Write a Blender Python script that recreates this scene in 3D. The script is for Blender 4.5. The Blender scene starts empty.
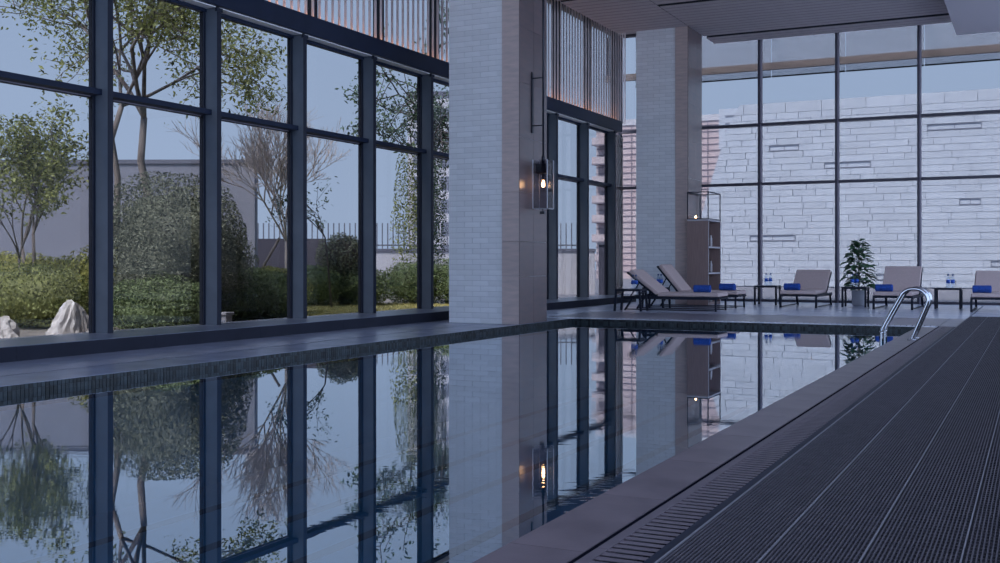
import bpy, bmesh, math, random
from mathutils import Vector, Matrix
random.seed(7)
S = bpy.context.scene
C = S.collection
R = math.radians

# ------------------------------------------------------------------ camera
cam_d = bpy.data.cameras.new('camera')
cam = bpy.data.objects.new('camera', cam_d); C.objects.link(cam)
cam.location = (0, 0, 1.0)
cam.rotation_euler = (R(90), 0, R(26.31))
cam_d.sensor_width = 36.0
cam_d.lens = 39.17
cam_d.shift_y = -0.0185
cam_d.clip_end = 600
S.camera = cam

# ------------------------------------------------------------------ sky, sun, exposure
w = bpy.data.worlds.new('sky'); S.world = w
w.use_nodes = True
nt = w.node_tree; nt.nodes.clear()
tc = nt.nodes.new('ShaderNodeTexCoord'); sx = nt.nodes.new('ShaderNodeSeparateXYZ')
rp = nt.nodes.new('ShaderNodeValToRGB'); bg = nt.nodes.new('ShaderNodeBackground'); wo = nt.nodes.new('ShaderNodeOutputWorld')
rp.color_ramp.elements[0].position = 0.0; rp.color_ramp.elements[0].color = (0.315, 0.402, 0.565, 1)
rp.color_ramp.elements[1].position = 0.55; rp.color_ramp.elements[1].color = (0.26, 0.362, 0.555, 1)
nt.links.new(tc.outputs['Generated'], sx.inputs[0]); nt.links.new(sx.outputs['Z'], rp.inputs[0])
nt.links.new(rp.outputs[0], bg.inputs['Color']); bg.inputs['Strength'].default_value = 4.15
nt.links.new(bg.outputs[0], wo.inputs[0])
sun_d = bpy.data.lights.new('sun', 'SUN'); sun_d.energy = 11.0; sun_d.angle = R(18); sun_d.color = (1.0, 0.95, 0.93)
sun = bpy.data.objects.new('sun', sun_d); C.objects.link(sun)
sun.location = (-20, -20, 40)
sun.rotation_euler = Vector((-0.12, -0.55, 0.83)).to_track_quat('Z', 'Y').to_euler()
S.view_settings.view_transform = 'Standard'; S.view_settings.look = 'None'
S.view_settings.gamma = 1.0; S.view_settings.use_curve_mapping = False
S.view_settings.exposure = 0.12
S.cycles.use_denoising = True
S.cycles.max_bounces = 10; S.cycles.diffuse_bounces = 5; S.cycles.glossy_bounces = 5
S.cycles.transparent_max_bounces = 24; S.cycles.sample_clamp_indirect = 4.0
S.cycles.caustics_reflective = False; S.cycles.caustics_refractive = False

# ------------------------------------------------------------------ materials
M = {}
def mat(name, col, rough=0.6, metal=0.0, spec=0.5, var=0.0, vscale=4.0, bump=0.0, bscale=60.0, rnd=0.0,
        col2=None, stretch=None, emit=None, estr=0.0, trans=0.0, island=0.0, ior=1.5, coat=0.0):
    m = bpy.data.materials.new(name); m.use_nodes = True; M[name] = m
    n = m.node_tree.nodes; l = m.node_tree.links
    b = n['Principled BSDF']
    b.inputs['Base Color'].default_value = (*col, 1); b.inputs['Roughness'].default_value = rough
    b.inputs['Metallic'].default_value = metal; b.inputs['Specular IOR Level'].default_value = spec
    b.inputs['IOR'].default_value = ior; b.inputs['Coat Weight'].default_value = coat
    src = None
    t = n.new('ShaderNodeTexCoord'); mp = n.new('ShaderNodeMapping'); l.new(t.outputs['Object'], mp.inputs[0])
    if stretch: mp.inputs['Scale'].default_value = stretch
    if var > 0 or col2:
        nz = n.new('ShaderNodeTexNoise'); nz.inputs['Scale'].default_value = vscale; nz.inputs['Detail'].default_value = 6
        l.new(mp.outputs[0], nz.inputs['Vector'])
        mx = n.new('ShaderNodeMix'); mx.data_type = 'RGBA'
        c2 = col2 or tuple(max(0, c * (1 - var)) for c in col)
        c1 = col if col2 else tuple(min(1, c * (1 + var)) for c in col)
        mx.inputs[6].default_value = (*c1, 1); mx.inputs[7].default_value = (*c2, 1)
        cr = n.new('ShaderNodeMapRange'); cr.inputs[1].default_value = 0.3; cr.inputs[2].default_value = 0.7
        l.new(nz.outputs['Fac'], cr.inputs[0]); l.new(cr.outputs[0], mx.inputs[0])
        src = mx.outputs[2]
    if rnd > 0 or island > 0:
        hv = n.new('ShaderNodeHueSaturation')
        mr = n.new('ShaderNodeMapRange'); k = max(rnd, island)
        mr.inputs[3].default_value = 1 - k; mr.inputs[4].default_value = 1 + k
        if island > 0:
            g = n.new('ShaderNodeNewGeometry'); l.new(g.outputs['Random Per Island'], mr.inputs[0])
        else:
            oi = n.new('ShaderNodeObjectInfo'); l.new(oi.outputs['Random'], mr.inputs[0])
        l.new(mr.outputs[0], hv.inputs['Value'])
        if src: l.new(src, hv.inputs['Color'])
        else: hv.inputs['Color'].default_value = (*col, 1)
        src = hv.outputs[0]
    if src: l.new(src, b.inputs['Base Color'])
    if bump > 0:
        nb = n.new('ShaderNodeTexNoise'); nb.inputs['Scale'].default_value = bscale; nb.inputs['Detail'].default_value = 4
        l.new(mp.outputs[0], nb.inputs['Vector'])
        bp = n.new('ShaderNodeBump'); bp.inputs['Strength'].default_value = bump; bp.inputs['Distance'].default_value = 0.01
        l.new(nb.outputs['Fac'], bp.inputs['Height']); l.new(bp.outputs[0], b.inputs['Normal'])
    if emit:
        b.inputs['Emission Color'].default_value = (*emit, 1); b.inputs['Emission Strength'].default_value = estr
    if trans > 0:
        tr = n.new('ShaderNodeBsdfTranslucent'); ms = n.new('ShaderNodeMixShader'); ms.inputs[0].default_value = trans
        if src: l.new(src, tr.inputs[0])
        else: tr.inputs[0].default_value = (*col, 1)
        l.new(b.outputs[0], ms.inputs[1]); l.new(tr.outputs[0], ms.inputs[2])
        l.new(ms.outputs[0], n['Material Output'].inputs['Surface'])
    return m

def glass(name, tint, ior=1.45, rough=0.0):
    m = bpy.data.materials.new(name); m.use_nodes = True; M[name] = m
    n = m.node_tree.nodes; l = m.node_tree.links; n.remove(n['Principled BSDF'])
    t = n.new('ShaderNodeBsdfTransparent'); t.inputs[0].default_value = (*tint, 1)
    g = n.new('ShaderNodeBsdfGlossy'); g.inputs['Roughness'].default_value = rough
    # Schlick reflectance, the same from both sides of the sheet
    r0 = ((ior-1)/(ior+1))**2
    lw_ = n.new('ShaderNodeLayerWeight'); lw_.inputs['Blend'].default_value = 0.5
    pw = n.new('ShaderNodeMath'); pw.operation = 'POWER'; pw.inputs[1].default_value = 5.0
    l.new(lw_.outputs['Facing'], pw.inputs[0])
    fr = n.new('ShaderNodeMath'); fr.operation = 'MULTIPLY_ADD'; fr.inputs[1].default_value = 1-r0; fr.inputs[2].default_value = r0
    l.new(pw.outputs[0], fr.inputs[0])
    ms = n.new('ShaderNodeMixShader')
    l.new(fr.outputs[0], ms.inputs[0]); l.new(t.outputs[0], ms.inputs[1]); l.new(g.outputs[0], ms.inputs[2])
    l.new(ms.outputs[0], n['Material Output'].inputs['Surface'])
    return m

mat('fin_metal', (0.085, 0.105, 0.14), 0.55, 0.0, 0.4, var=0.12, vscale=3)
mat('header_metal', (0.014, 0.021, 0.045), 0.5, spec=0.15, var=0.1)
mat('soffit_white', (0.9, 0.88, 0.9), 0.6)
mat('dark_metal', (0.016, 0.02, 0.036), 0.5, spec=0.2)
mat('back_mullion', (0.045, 0.04, 0.06), 0.45)
mat('mullion_cap', (0.30, 0.27, 0.33), 0.4)
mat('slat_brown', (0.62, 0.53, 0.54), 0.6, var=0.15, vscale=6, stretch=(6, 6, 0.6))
mat('sill_stone_shaded', (0.02, 0.022, 0.036), 0.6, spec=0.15, var=0.12, vscale=2, bump=0.02)  # dark stone, darkened further to paint in the unlit front
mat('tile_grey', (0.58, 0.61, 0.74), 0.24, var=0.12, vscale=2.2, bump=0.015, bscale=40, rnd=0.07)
mat('tile_slate', (0.27, 0.29, 0.39), 0.24, var=0.14, vscale=2.2, bump=0.015, bscale=40, rnd=0.07)
mat('grout', (0.012, 0.014, 0.02), 0.8)
mat('tile_base', (0.05, 0.05, 0.065), 0.8)
mat('border_stone', (0.15, 0.135, 0.185), 0.3, var=0.15, vscale=3, bump=0.03, rnd=0.08)
mat('coping_stone', (0.185, 0.142, 0.16), 0.36, col2=(0.10, 0.077, 0.092), vscale=3.5, bump=0.08, bscale=90, rnd=0.06)
mat('grate_stone', (0.12, 0.095, 0.112), 0.5, var=0.15, vscale=8, rnd=0.08)
mat('channel_dark', (0.008, 0.008, 0.014), 0.9, spec=0.0)
mat('mat_rib', (0.085, 0.072, 0.088), 0.6, col2=(0.05, 0.042, 0.055), vscale=14)
mat('mat_base', (0.012, 0.012, 0.018), 0.85)
mat('mat_seam', (0.2, 0.185, 0.21), 0.55)
mat('mosaic', (0.02, 0.027, 0.032), 0.35, spec=0.25, island=0.9)
mat('pool_tile', (0.14, 0.34, 0.46), 0.3, var=0.15, vscale=2)
mat('brick_white', (0.78, 0.79, 0.82), 0.22, var=0.04, vscale=6, bump=0.12, bscale=14, rnd=0.05)
mat('mortar', (0.5, 0.51, 0.55), 0.8)
mat('stone_tan', (0.6, 0.47, 0.44), 0.35, col2=(0.45, 0.37, 0.36), vscale=3, stretch=(1, 1, 6), rnd=0.06)
mat('stone_brown', (0.17, 0.12, 0.12), 0.27, col2=(0.14, 0.11, 0.115), vscale=3, stretch=(1, 1, 4), rnd=0.07, ior=1.75)
mat('ceil_plank', (0.42, 0.37, 0.39), 0.6, var=0.05, vscale=3)
mat('ceil_dark', (0.02, 0.022, 0.035), 0.8)
mat('ceil_slab', (0.4, 0.38, 0.42), 0.8)
mat('ceil_plain', (0.5, 0.46, 0.49), 0.7)
mat('cushion', (0.6, 0.46, 0.44), 0.85, var=0.06, vscale=30, bump=0.1, bscale=200)
mat('lounger_frame', (0.014, 0.017, 0.03), 0.5, spec=0.2)
mat('towel_blue', (0.018, 0.075, 0.36), 0.9, var=0.25, vscale=25, bump=0.5, bscale=120)
mat('bottle_label', (0.02, 0.10, 0.50), 0.4)
mat('bottle_cap', (0.05, 0.08, 0.2), 0.4)
glass('bottle_clear', (0.80, 0.86, 0.93), 1.33)
mat('wood_brown', (0.29, 0.2, 0.185), 0.45, col2=(0.23, 0.155, 0.145), vscale=5, stretch=(8, 8, 0.6))
mat('shelf_edge', (0.50, 0.47, 0.50), 0.5)
mat('chrome', (0.5, 0.5, 0.54), 0.12, 1.0)
mat('lamp_black', (0.02, 0.022, 0.035), 0.4, 0.3)
glass('lamp_glass', (0.74, 0.73, 0.76), 1.3)
mat('glass_edge', (0.6, 0.6, 0.66), 0.3)
mat('bulb', (1, 0.8, 0.5), 0.4, emit=(1.0, 0.56, 0.24), estr=28.0)
mat('bulb_soft', (1, 0.8, 0.5), 0.4, emit=(1.0, 0.56, 0.3), estr=10.0)
mat('led', (1, 0.7, 0.4), 0.4, emit=(1.0, 0.42, 0.14), estr=5.0)
mat('pot', (0.5, 0.5, 0.55), 0.6, var=0.1)
mat('plant_leaf', (0.06, 0.135, 0.065), 0.35, rnd=0.5, trans=0.15)
mat('plant_stem', (0.08, 0.07, 0.05), 0.8)
mat('pale_vase', (0.6, 0.56, 0.58), 0.4)
glass('window_glass', (0.472, 0.474, 0.476), 1.18)
glass('back_glass', (0.472, 0.474, 0.476), 1.15)
mat('screen_fabric', (0.55, 0.55, 0.60), 0.9, var=0.06, vscale=60, trans=0.7)
_m = M['screen_fabric']; _n = _m.node_tree.nodes; _l = _m.node_tree.links            # open weave: part of the light passes straight through
_o = _n['Material Output']; _s = _o.inputs['Surface'].links[0].from_socket
_t = _n.new('ShaderNodeBsdfTransparent'); _x = _n.new('ShaderNodeMixShader'); _x.inputs[0].default_value = 0.58
_l.new(_s, _x.inputs[1]); _l.new(_t.outputs[0], _x.inputs[2]); _l.new(_x.outputs[0], _o.inputs['Surface'])
mat('beam_tan', (0.27, 0.235, 0.25), 0.7)
# garden
mat('soil', (0.30, 0.27, 0.25), 0.9, col2=(0.20, 0.18, 0.17), vscale=3, bump=0.4, bscale=50)
mat('lawn', (0.6, 0.54, 0.26), 0.9, col2=(0.42, 0.40, 0.17), vscale=1.3)
mat('paving', (0.22, 0.22, 0.26), 0.8, var=0.12, vscale=1)
mat('rock', (0.85, 0.83, 0.83), 0.8, col2=(0.5, 0.48, 0.49), vscale=5, stretch=(1.6, 1.6, 0.6), bump=1.0, bscale=12)
mat('bark_grey', (0.33, 0.29, 0.28), 0.9, col2=(0.17, 0.14, 0.14), vscale=9, stretch=(2, 2, 0.5), bump=0.4, bscale=30)
mat('bark_dark', (0.10, 0.085, 0.085), 0.9, var=0.3, vscale=8)
mat('twig_grey', (0.6, 0.53, 0.52), 0.9)
mat('leaf_yellow', (0.42, 0.42, 0.14), 0.6, island=0.65, trans=0.35)
mat('leaf_yellow2', (0.3, 0.33, 0.13), 0.6, island=0.75, trans=0.3)
mat('leaf_olive', (0.3, 0.33, 0.13), 0.6, island=0.7, trans=0.35)
mat('leaf_mid', (0.19, 0.25, 0.12), 0.6, island=0.7, trans=0.3)
mat('leaf_dark', (0.12, 0.18, 0.12), 0.6, island=0.7, trans=0.25)
mat('leaf_grey', (0.22, 0.24, 0.18), 0.6, island=0.75, trans=0.25)
mat('wall_garden', (0.27, 0.285, 0.36), 0.85, var=0.06, vscale=0.5)
mat('wall_cap', (0.16, 0.17, 0.23), 0.7)
mat('wall_dark', (0.09, 0.09, 0.13), 0.85)
mat('fence_metal', (0.2, 0.22, 0.28), 0.6)
mat('facade_stone', (0.54, 0.595, 0.69), 0.7, var=0.035, vscale=1.2, rnd=0.05)
mat('facade_joint', (0.44, 0.48, 0.57), 0.9)
mat('slot_dark', (0.22, 0.24, 0.31), 0.7)
mat('tower_pink', (0.60, 0.47, 0.49), 0.85, col2=(0.66, 0.58, 0.60), vscale=0.5)
mat('tower_line', (0.3, 0.26, 0.31), 0.85)
mat('tower_pale', (0.62, 0.62, 0.68), 0.85)
mat('pane_far', (0.24, 0.26, 0.33), 0.25)
mat('pane_dim', (0.42, 0.38, 0.43), 0.4)
mat('yellow', (0.55, 0.36, 0.05), 0.6)
mat('lantern_grey', (0.32, 0.33, 0.38), 0.6)

# water: mirror-still pool surface
m = bpy.data.materials.new('water'); m.use_nodes = True; M['water'] = m
n = m.node_tree.nodes; l = m.node_tree.links; n.remove(n['Principled BSDF'])
t = n.new('ShaderNodeBsdfTransparent'); t.inputs[0].default_value = (0.34, 0.56, 0.70, 1)
g = n.new('ShaderNodeBsdfGlossy'); g.inputs['Roughness'].default_value = 0.0; g.inputs['Color'].default_value = (0.93, 0.97, 1.0, 1)
fl_ = n.new('ShaderNodeLayerWeight'); fl_.inputs['Blend'].default_value = 0.5
pw = n.new('ShaderNodeMath'); pw.operation = 'POWER'; pw.inputs[1].default_value = 3.0
fr = n.new('ShaderNodeMath'); fr.operation = 'MULTIPLY_ADD'; fr.inputs[1].default_value = 0.72; fr.inputs[2].default_value = 0.28
l.new(fl_.outputs['Facing'], pw.inputs[0]); l.new(pw.outputs[0], fr.inputs[0])
ms = n.new('ShaderNodeMixShader')
co = n.new('ShaderNodeTexCoord'); mp = n.new('ShaderNodeMapping'); mp.inputs['Scale'].default_value = (1.0, 1.0, 1.0); mp.inputs['Rotation'].default_value = (0, 0, R(-26))
mp2 = n.new('ShaderNodeMapping'); mp2.inputs['Scale'].default_value = (0.55, 2.6, 1.0)
nz = n.new('ShaderNodeTexNoise'); nz.inputs['Scale'].default_value = 5.0; nz.inputs['Detail'].default_value = 3
nz2 = n.new('ShaderNodeTexNoise'); nz2.inputs['Scale'].default_value = 0.5; nz2.inputs['Detail'].default_value = 1
mr2 = n.new('ShaderNodeMapRange'); mr2.inputs[1].default_value = 0.45; mr2.inputs[2].default_value = 0.75
ml = n.new('ShaderNodeMath'); ml.operation = 'MULTIPLY'
bp = n.new('ShaderNodeBump'); bp.inputs['Strength'].default_value = 0.10; bp.inputs['Distance'].default_value = 0.007
l.new(co.outputs['Object'], mp.inputs[0]); l.new(mp.outputs[0], mp2.inputs[0]); l.new(mp2.outputs[0], nz.inputs['Vector'])
l.new(co.outputs['Object'], nz2.inputs['Vector']); l.new(nz2.outputs['Fac'], mr2.inputs[0])
l.new(nz.outputs['Fac'], ml.inputs[0]); l.new(mr2.outputs[0], ml.inputs[1]); l.new(ml.outputs[0], bp.inputs['Height'])
l.new(bp.outputs[0], g.inputs['Normal']); l.new(bp.outputs[0], fl_.inputs['Normal'])
l.new(fr.outputs[0], ms.inputs[0]); l.new(t.outputs[0], ms.inputs[1]); l.new(g.outputs[0], ms.inputs[2])
l.new(ms.outputs[0], n['Material Output'].inputs['Surface'])

# ------------------------------------------------------------------ mesh helpers
class MB:
    def __init__(s): s.v = []; s.f = []; s.smooth = []
    def box(s, x0, x1, y0, y1, z0, z1, mtx=None):
        k = len(s.v)
        P = [(x0,y0,z0),(x1,y0,z0),(x1,y1,z0),(x0,y1,z0),(x0,y0,z1),(x1,y0,z1),(x1,y1,z1),(x0,y1,z1)]
        if mtx: P = [tuple(mtx @ Vector(p)) for p in P]
        s.v += P
        for q in ((3,2,1,0),(4,5,6,7),(0,1,5,4),(1,2,6,5),(2,3,7,6),(3,0,4,7)):
            s.f.append(tuple(k+i for i in q)); s.smooth.append(False)
        return s
    def poly_prism(s, pts, y0, y1):            # pts = (x, z) outline, extruded along y
        k = len(s.v); nn = len(pts)
        s.v += [(p[0], y0, p[1]) for p in pts] + [(p[0], y1, p[1]) for p in pts]
        s.f.append(tuple(k+i for i in range(nn))); s.f.append(tuple(k+nn+i for i in reversed(range(nn))))
        s.smooth += [False, False]
        for i in range(nn):
            j = (i+1) % nn
            s.f.append((k+j, k+i, k+nn+i, k+nn+j)); s.smooth.append(False)
        return s
    def tube(s, pts, rad, sides=8, cap=True):
        pts = [Vector(p) for p in pts]
        if not hasattr(rad, '__len__'): rad = [rad]*len(pts)
        k = len(s.v); prev = None
        for i, p in enumerate(pts):
            a = pts[max(i-1, 0)]; b = pts[min(i+1, len(pts)-1)]
            d = (b-a).normalized() if (b-a).length > 1e-9 else Vector((0,0,1))
            if prev is None:
                u = d.orthogonal().normalized()
            else:
                u = (prev - d*prev.dot(d))
                u = u.normalized() if u.length > 1e-6 else d.orthogonal().normalized()
            prev = u; v = d.cross(u)
            for j in range(sides):
                an = 2*math.pi*j/sides
                s.v.append(tuple(p + (u*math.cos(an)+v*math.sin(an))*rad[i]))
        for i in range(len(pts)-1):
            for j in range(sides):
                a0 = k+i*sides+j; b0 = k+i*sides+(j+1) % sides
                s.f.append((a0, b0, b0+sides, a0+sides)); s.smooth.append(True)
        if cap:
            s.f.append(tuple(k+j for j in reversed(range(sides)))); s.smooth.append(False)
            e = k+(len(pts)-1)*sides
            s.f.append(tuple(e+j for j in range(sides))); s.smooth.append(False)
        return s
    def bar(s, p, q, w, h=None):               # square bar from p to q
        p = Vector(p); q = Vector(q); d = q-p
        rot = d.to_track_quat('Z', 'Y').to_matrix().to_4x4(); rot.translation = p
        h = h or w
        return s.box(-w/2, w/2, -h/2, h/2, 0, d.length, rot)
    def lathe(s, prof, sides=16, axis='z', c=(0,0,0)):
        k = len(s.v)
        for (r, h) in prof:
            for j in range(sides):
                an = 2*math.pi*j/sides
                a, b = r*math.cos(an), r*math.sin(an)
                s.v.append((a+c[0], b+c[1], h+c[2]) if axis == 'z' else (h+c[0], a+c[1], b+c[2]))
        for i in range(len(prof)-1):
            for j in range(sides):
                a0 = k+i*sides+j; b0 = k+i*sides+(j+1) % sides
                s.f.append((a0, b0, b0+sides, a0+sides)); s.smooth.append(True)
        s.f.append(tuple(k+j for j in reversed(range(sides)))); s.smooth.append(False)
        e = k+(len(prof)-1)*sides
        s.f.append(tuple(e+j for j in range(sides))); s.smooth.append(False)
        return s
    def mesh(s, name, material):
        me = bpy.data.meshes.new(name); me.from_pydata(s.v, [], s.f)
        me.polygons.foreach_set('use_smooth', s.smooth)
        me.materials.append(M[material]); me.update()
        return me
    def build(s, name, material, parent=None, bevel=0.0):
        o = bpy.data.objects.new(name, s.mesh(name, material)); C.objects.link(o)
        if parent: o.parent = parent
        if bevel:
            bv = o.modifiers.new('bevel', 'BEVEL'); bv.width = bevel; bv.segments = 2; bv.limit_method = 'ANGLE'
        return o

def tag(o, label=None, cat=None, group=None, kind=None):
    if label: o['label'] = label
    if cat: o['category'] = cat
    if group: o['group'] = group
    if kind: o['kind'] = kind
    return o
def empty(name, loc=(0,0,0), rz=0):
    o = bpy.data.objects.new(name, None); C.objects.link(o); o.location = loc; o.rotation_euler = (0,0,rz)
    o.empty_display_size = 0.1
    return o
def inst(me, name, parent, loc=(0,0,0), rot=(0,0,0), scale=None):
    o = bpy.data.objects.new(name, me); C.objects.link(o); o.parent = parent
    o.location = loc; o.rotation_euler = rot
    if scale: o.scale = scale
    return o
def copy_tree(o, parent=None):
    c = o.copy(); C.objects.link(c); c.parent = parent
    for ch in list(o.children): copy_tree(ch, c)
    return c
def box(*a): return MB().box(*a)

# key dimensions (metres)
PX0, PX1, PY0, PY1 = -7.53, -1.68, -4.0, 18.2        # pool
WATER = -0.082
SILL_F, SILL_B = -9.32, -10.42                        # stone sill along the left glazing
FIN_F, GLX = -10.0, -10.22                            # fin front, glass plane
BAY = 1.938
Y_FIN = [9.69 + BAY*i for i in range(-6, 10)]         # left fins, front-right edges
BY = 28.4                                             # back glazing plane
BXS = [-0.2286*BY + 1.94*i for i in range(-2, 7)]     # back mullions

# ------------------------------------------------------------------ floor, pool, tiles
fb = MB()
fb.box(-10.45, PX0-0.01, -4.3, 29.0, -0.6, -0.03).box(PX0-0.01, PX1+0.01, PY1+0.01, 29.0, -0.6, -0.03)
fb.box(PX1+0.01, -1.346, -4.3, 29.0, -0.6, -0.03).box(-1.346, -1.184, -4.3, 18.45, -0.6, -0.12).box(-1.346, -1.184, 18.45, 29.0, -0.6, -0.03).box(-1.184, 6.0, -4.3, 29.0, -0.6, -0.03).box(PX0-0.01, PX1+0.01, -4.3, PY0, -0.6, -0.03)
floor = tag(fb.build('floor', 'tile_base'), 'blue-grey polished tile deck around the pool', 'floor', kind='structure')
def tiles(x0, x1, y0, y1, tw, tl, m, name='floor_tile', gap=0.005, off=False):
    nx = max(1, round((x1-x0)/tw)); ny = max(1, round((y1-y0)/tl))
    w_, l_ = (x1-x0)/nx, (y1-y0)/ny
    me = box(-w_/2+gap/2, w_/2-gap/2, -l_/2+gap/2, l_/2-gap/2, -0.03, 0).mesh(name, m)
    for i in range(nx):
        for j in range(ny):
            inst(me, name, floor, (x0+(i+.5)*w_, y0+(j+.5)*l_, 0))
tiles(SILL_F, -8.235, -2.0, 18.5, 1.1, 1.2, 'tile_slate')
box(-8.233, -8.202, -2.0, 18.2, -0.03, -0.002).build('drain_slot', 'channel_dark', floor)
box(-1.408, -1.392, -2.0, 18.45, -0.03, -0.002).build('drain_slot', 'channel_dark', floor)
tiles(-8.20, PX0-0.001, -2.0, 18.18, 0.7, 1.2, 'tile_slate', 'coping_stone')
tiles(SILL_F, -8.235, 18.505, 28.4, 1.1, 1.1, 'tile_grey')
tiles(-8.20, -1.412, 18.62, 18.80, 0.9, 0.2, 'border_stone', 'border_tile')
tiles(-8.20, -1.412, 18.80, 21.05, 0.85, 0.75, 'border_stone', 'border_tile')
tiles(-8.20, -1.15, 21.06, 28.4, 0.88, 0.92, 'tile_grey')
tiles(-1.13, 5.9, 21.95, 28.4, 0.9, 0.92, 'tile_grey')
tiles(PX1-0.015, -1.41, -2.0, 18.18, 0.3, 0.9, 'coping_stone', 'coping_stone', 0.004)
tiles(-8.20, -1.41, PY1+0.001, 18.44, 0.7, 0.26, 'tile_grey', 'coping_stone')
tiles(-1.39, -1.345, -2.0, 18.45, 0.05, 1.8, 'grate_stone', 'drain_ledge', 0.003)
tiles(-1.41, -1.152, 18.46, 21.05, 0.3, 0.9, 'border_stone', 'border_tile')

basin = MB()
basin.box(PX0-0.02, PX1+0.02, PY0, PY1+0.02, -1.35, -1.25)
basin.box(PX0-0.06, PX0, PY0, PY1+0.02, -1.25, -0.031).box(PX1, PX1+0.06, PY0, PY1+0.02, -1.25, -0.031)
basin.box(PX0, PX1, PY1, PY1+0.06, -1.25, -0.031).box(PX0, PX1, PY0-0.06, PY0, -1.25, -0.031)
pool = tag(basin.build('pool_basin', 'pool_tile'), 'blue tiled swimming pool basin below the deck', 'pool', kind='structure')
for i in range(6):                                    # faint lane lines on the bottom
    box(PX0+0.7+i*0.9, PX0+0.82+i*0.9, PY0+1, PY1-1, -1.25, -1.245).build('lane_line', 'mosaic', pool)
box(PX0, PX0+0.002, 1.0, PY1, -0.2, -0.003).build('grout', 'grout', pool); box(PX0+0.01, PX1, PY1-0.002, PY1, -0.2, -0.003).build('grout', 'grout', pool)
mo = MB(); ts = 0.042
for r in range(4):
    z1 = -0.004-r*ts; z0 = z1-ts+0.006
    for k in range(int((PY1-1.0)/ts)):
        y = 1.0+k*ts; e = random.uniform(0, 0.003)
        mo.box(PX0, PX0+0.004+e, y+0.003, y+ts-0.003, z0, z1)
    for k in range(int((PX1-PX0)/ts)):
        x = PX0+k*ts; e = random.uniform(0, 0.003)
        mo.box(x+0.003, x+ts-0.003, PY1-0.004-e, PY1, z0, z1)
tag(mo.build('mosaic_band', 'mosaic', pool), kind='stuff')
wv = MB(); wv.v = [(PX0, PY0, WATER), (PX1, PY0, WATER), (PX1, PY1, WATER), (PX0, PY1, WATER)]; wv.f = [(0,1,2,3)]; wv.smooth = [False]
tag(wv.build('pool_water', 'water'), 'still mirror-like blue water filling the pool', 'water', kind='stuff')

# drain grates: slotted stone bars over a dark channel
def grate(label, along_y):
    gr = empty('drain_grate', (0, 0, -0.03)); tag(gr, label, 'drain grate')
    if along_y:
        box(-1.346, -1.184, -2.0, 18.45, -0.0895, -0.085).build('channel', 'channel_dark', gr)
        me = box(-0.08, 0.08, -0.0185, 0.0185, 0.0272, 0.029).mesh('grate_bar', 'grate_stone')
        rest = MB()
        k = 0
        while 18.4-k*0.06 > -1.9:
            y = 18.4-k*0.06
            if 1.6 < y < 19: inst(me, 'grate_bar', gr, (-1.265, y, 0))
            else: rest.box(-1.345, -1.185, y-0.0185, y+0.0185, 0.0272, 0.029)
            k += 1
        tag(rest.build('grate_bars_rest', 'grate_stone', gr), kind='stuff')
        box(-1.183, -1.150, -2.0, 18.45, 0.0005, 0.030).build('edge_strip', 'dark_metal', gr)
    else:
        box(-8.2, -1.41, 18.45, 18.615, 0.0005, 0.004).build('channel', 'channel_dark', gr)
        me = box(-0.03, 0.03, -0.078, 0.078, 0.004, 0.029).mesh('grate_bar', 'tile_grey')
        for k in range(75): inst(me, 'grate_bar', gr, (-8.15+k*0.09, 18.532, 0))
    return gr
grate('slotted stone overflow grate between the coping and the dark mat', True)
grate('short-barred overflow grate across the end of the pool, before the loungers', False)

# dark ribbed mat, laid in strips 0.3 m wide
mt = tag(empty('drainage_mat', (0, 0, 0)), 'dark purple-grey ribbed drainage mat laid in strips beside the pool', 'mat')
rb = MB(); Y0, Y1 = -1.8, 21.9
for i in range(19):
    x = 0.0185+i*0.01475
    rb.box(x-0.0024, x+0.0024, Y0, Y1, 0.006, 0.014)
y = Y0
while y < Y1:
    rb.box(0.012, 0.296, y, y+0.006, 0.006, 0.0095); y += 0.047
rib_me = rb.mesh('mat_ribs', 'mat_rib')
base_me = box(0.0, 0.299, Y0, Y1, -0.028, 0.006).mesh('mat_base', 'mat_base')
seam_me = box(0.0, 0.0045, Y0, Y1, 0.006, 0.0145).mesh('mat_seam', 'mat_seam')
for k in range(10):
    x = -1.132+0.3*k
    st = inst(base_me, 'mat_strip', mt, (x, 0, 0))
    inst(rib_me, 'ribs', st); inst(seam_me, 'seam', st)

# ------------------------------------------------------------------ left glazing
sl = tag(empty('trim_1', (0, 0, 0)), 'low dark stone sill running under the garden windows', 'sill', kind='structure')
mat('sill_top_lit', (0.15, 0.17, 0.235), 0.3, var=0.1, vscale=2)  # same stone in a lighter tone: daylight on the top put into the colour
st_me = box(SILL_B, SILL_F+0.004, -BAY/2+0.002, BAY/2-0.002, 0.1495, 0.155).mesh('sill_top_lit', 'sill_top_lit')
me = box(SILL_B, SILL_F, -BAY/2+0.002, BAY/2-0.002, -0.03, 0.149).mesh('sill_stone_shaded', 'sill_stone_shaded')  # sill body, its shaded front painted in
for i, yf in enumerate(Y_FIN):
    if yf < 28.4: inst(st_me, 'sill_top_lit', inst(me, 'sill_stone_shaded', sl, (0, yf-BAY/2, 0)))

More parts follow.
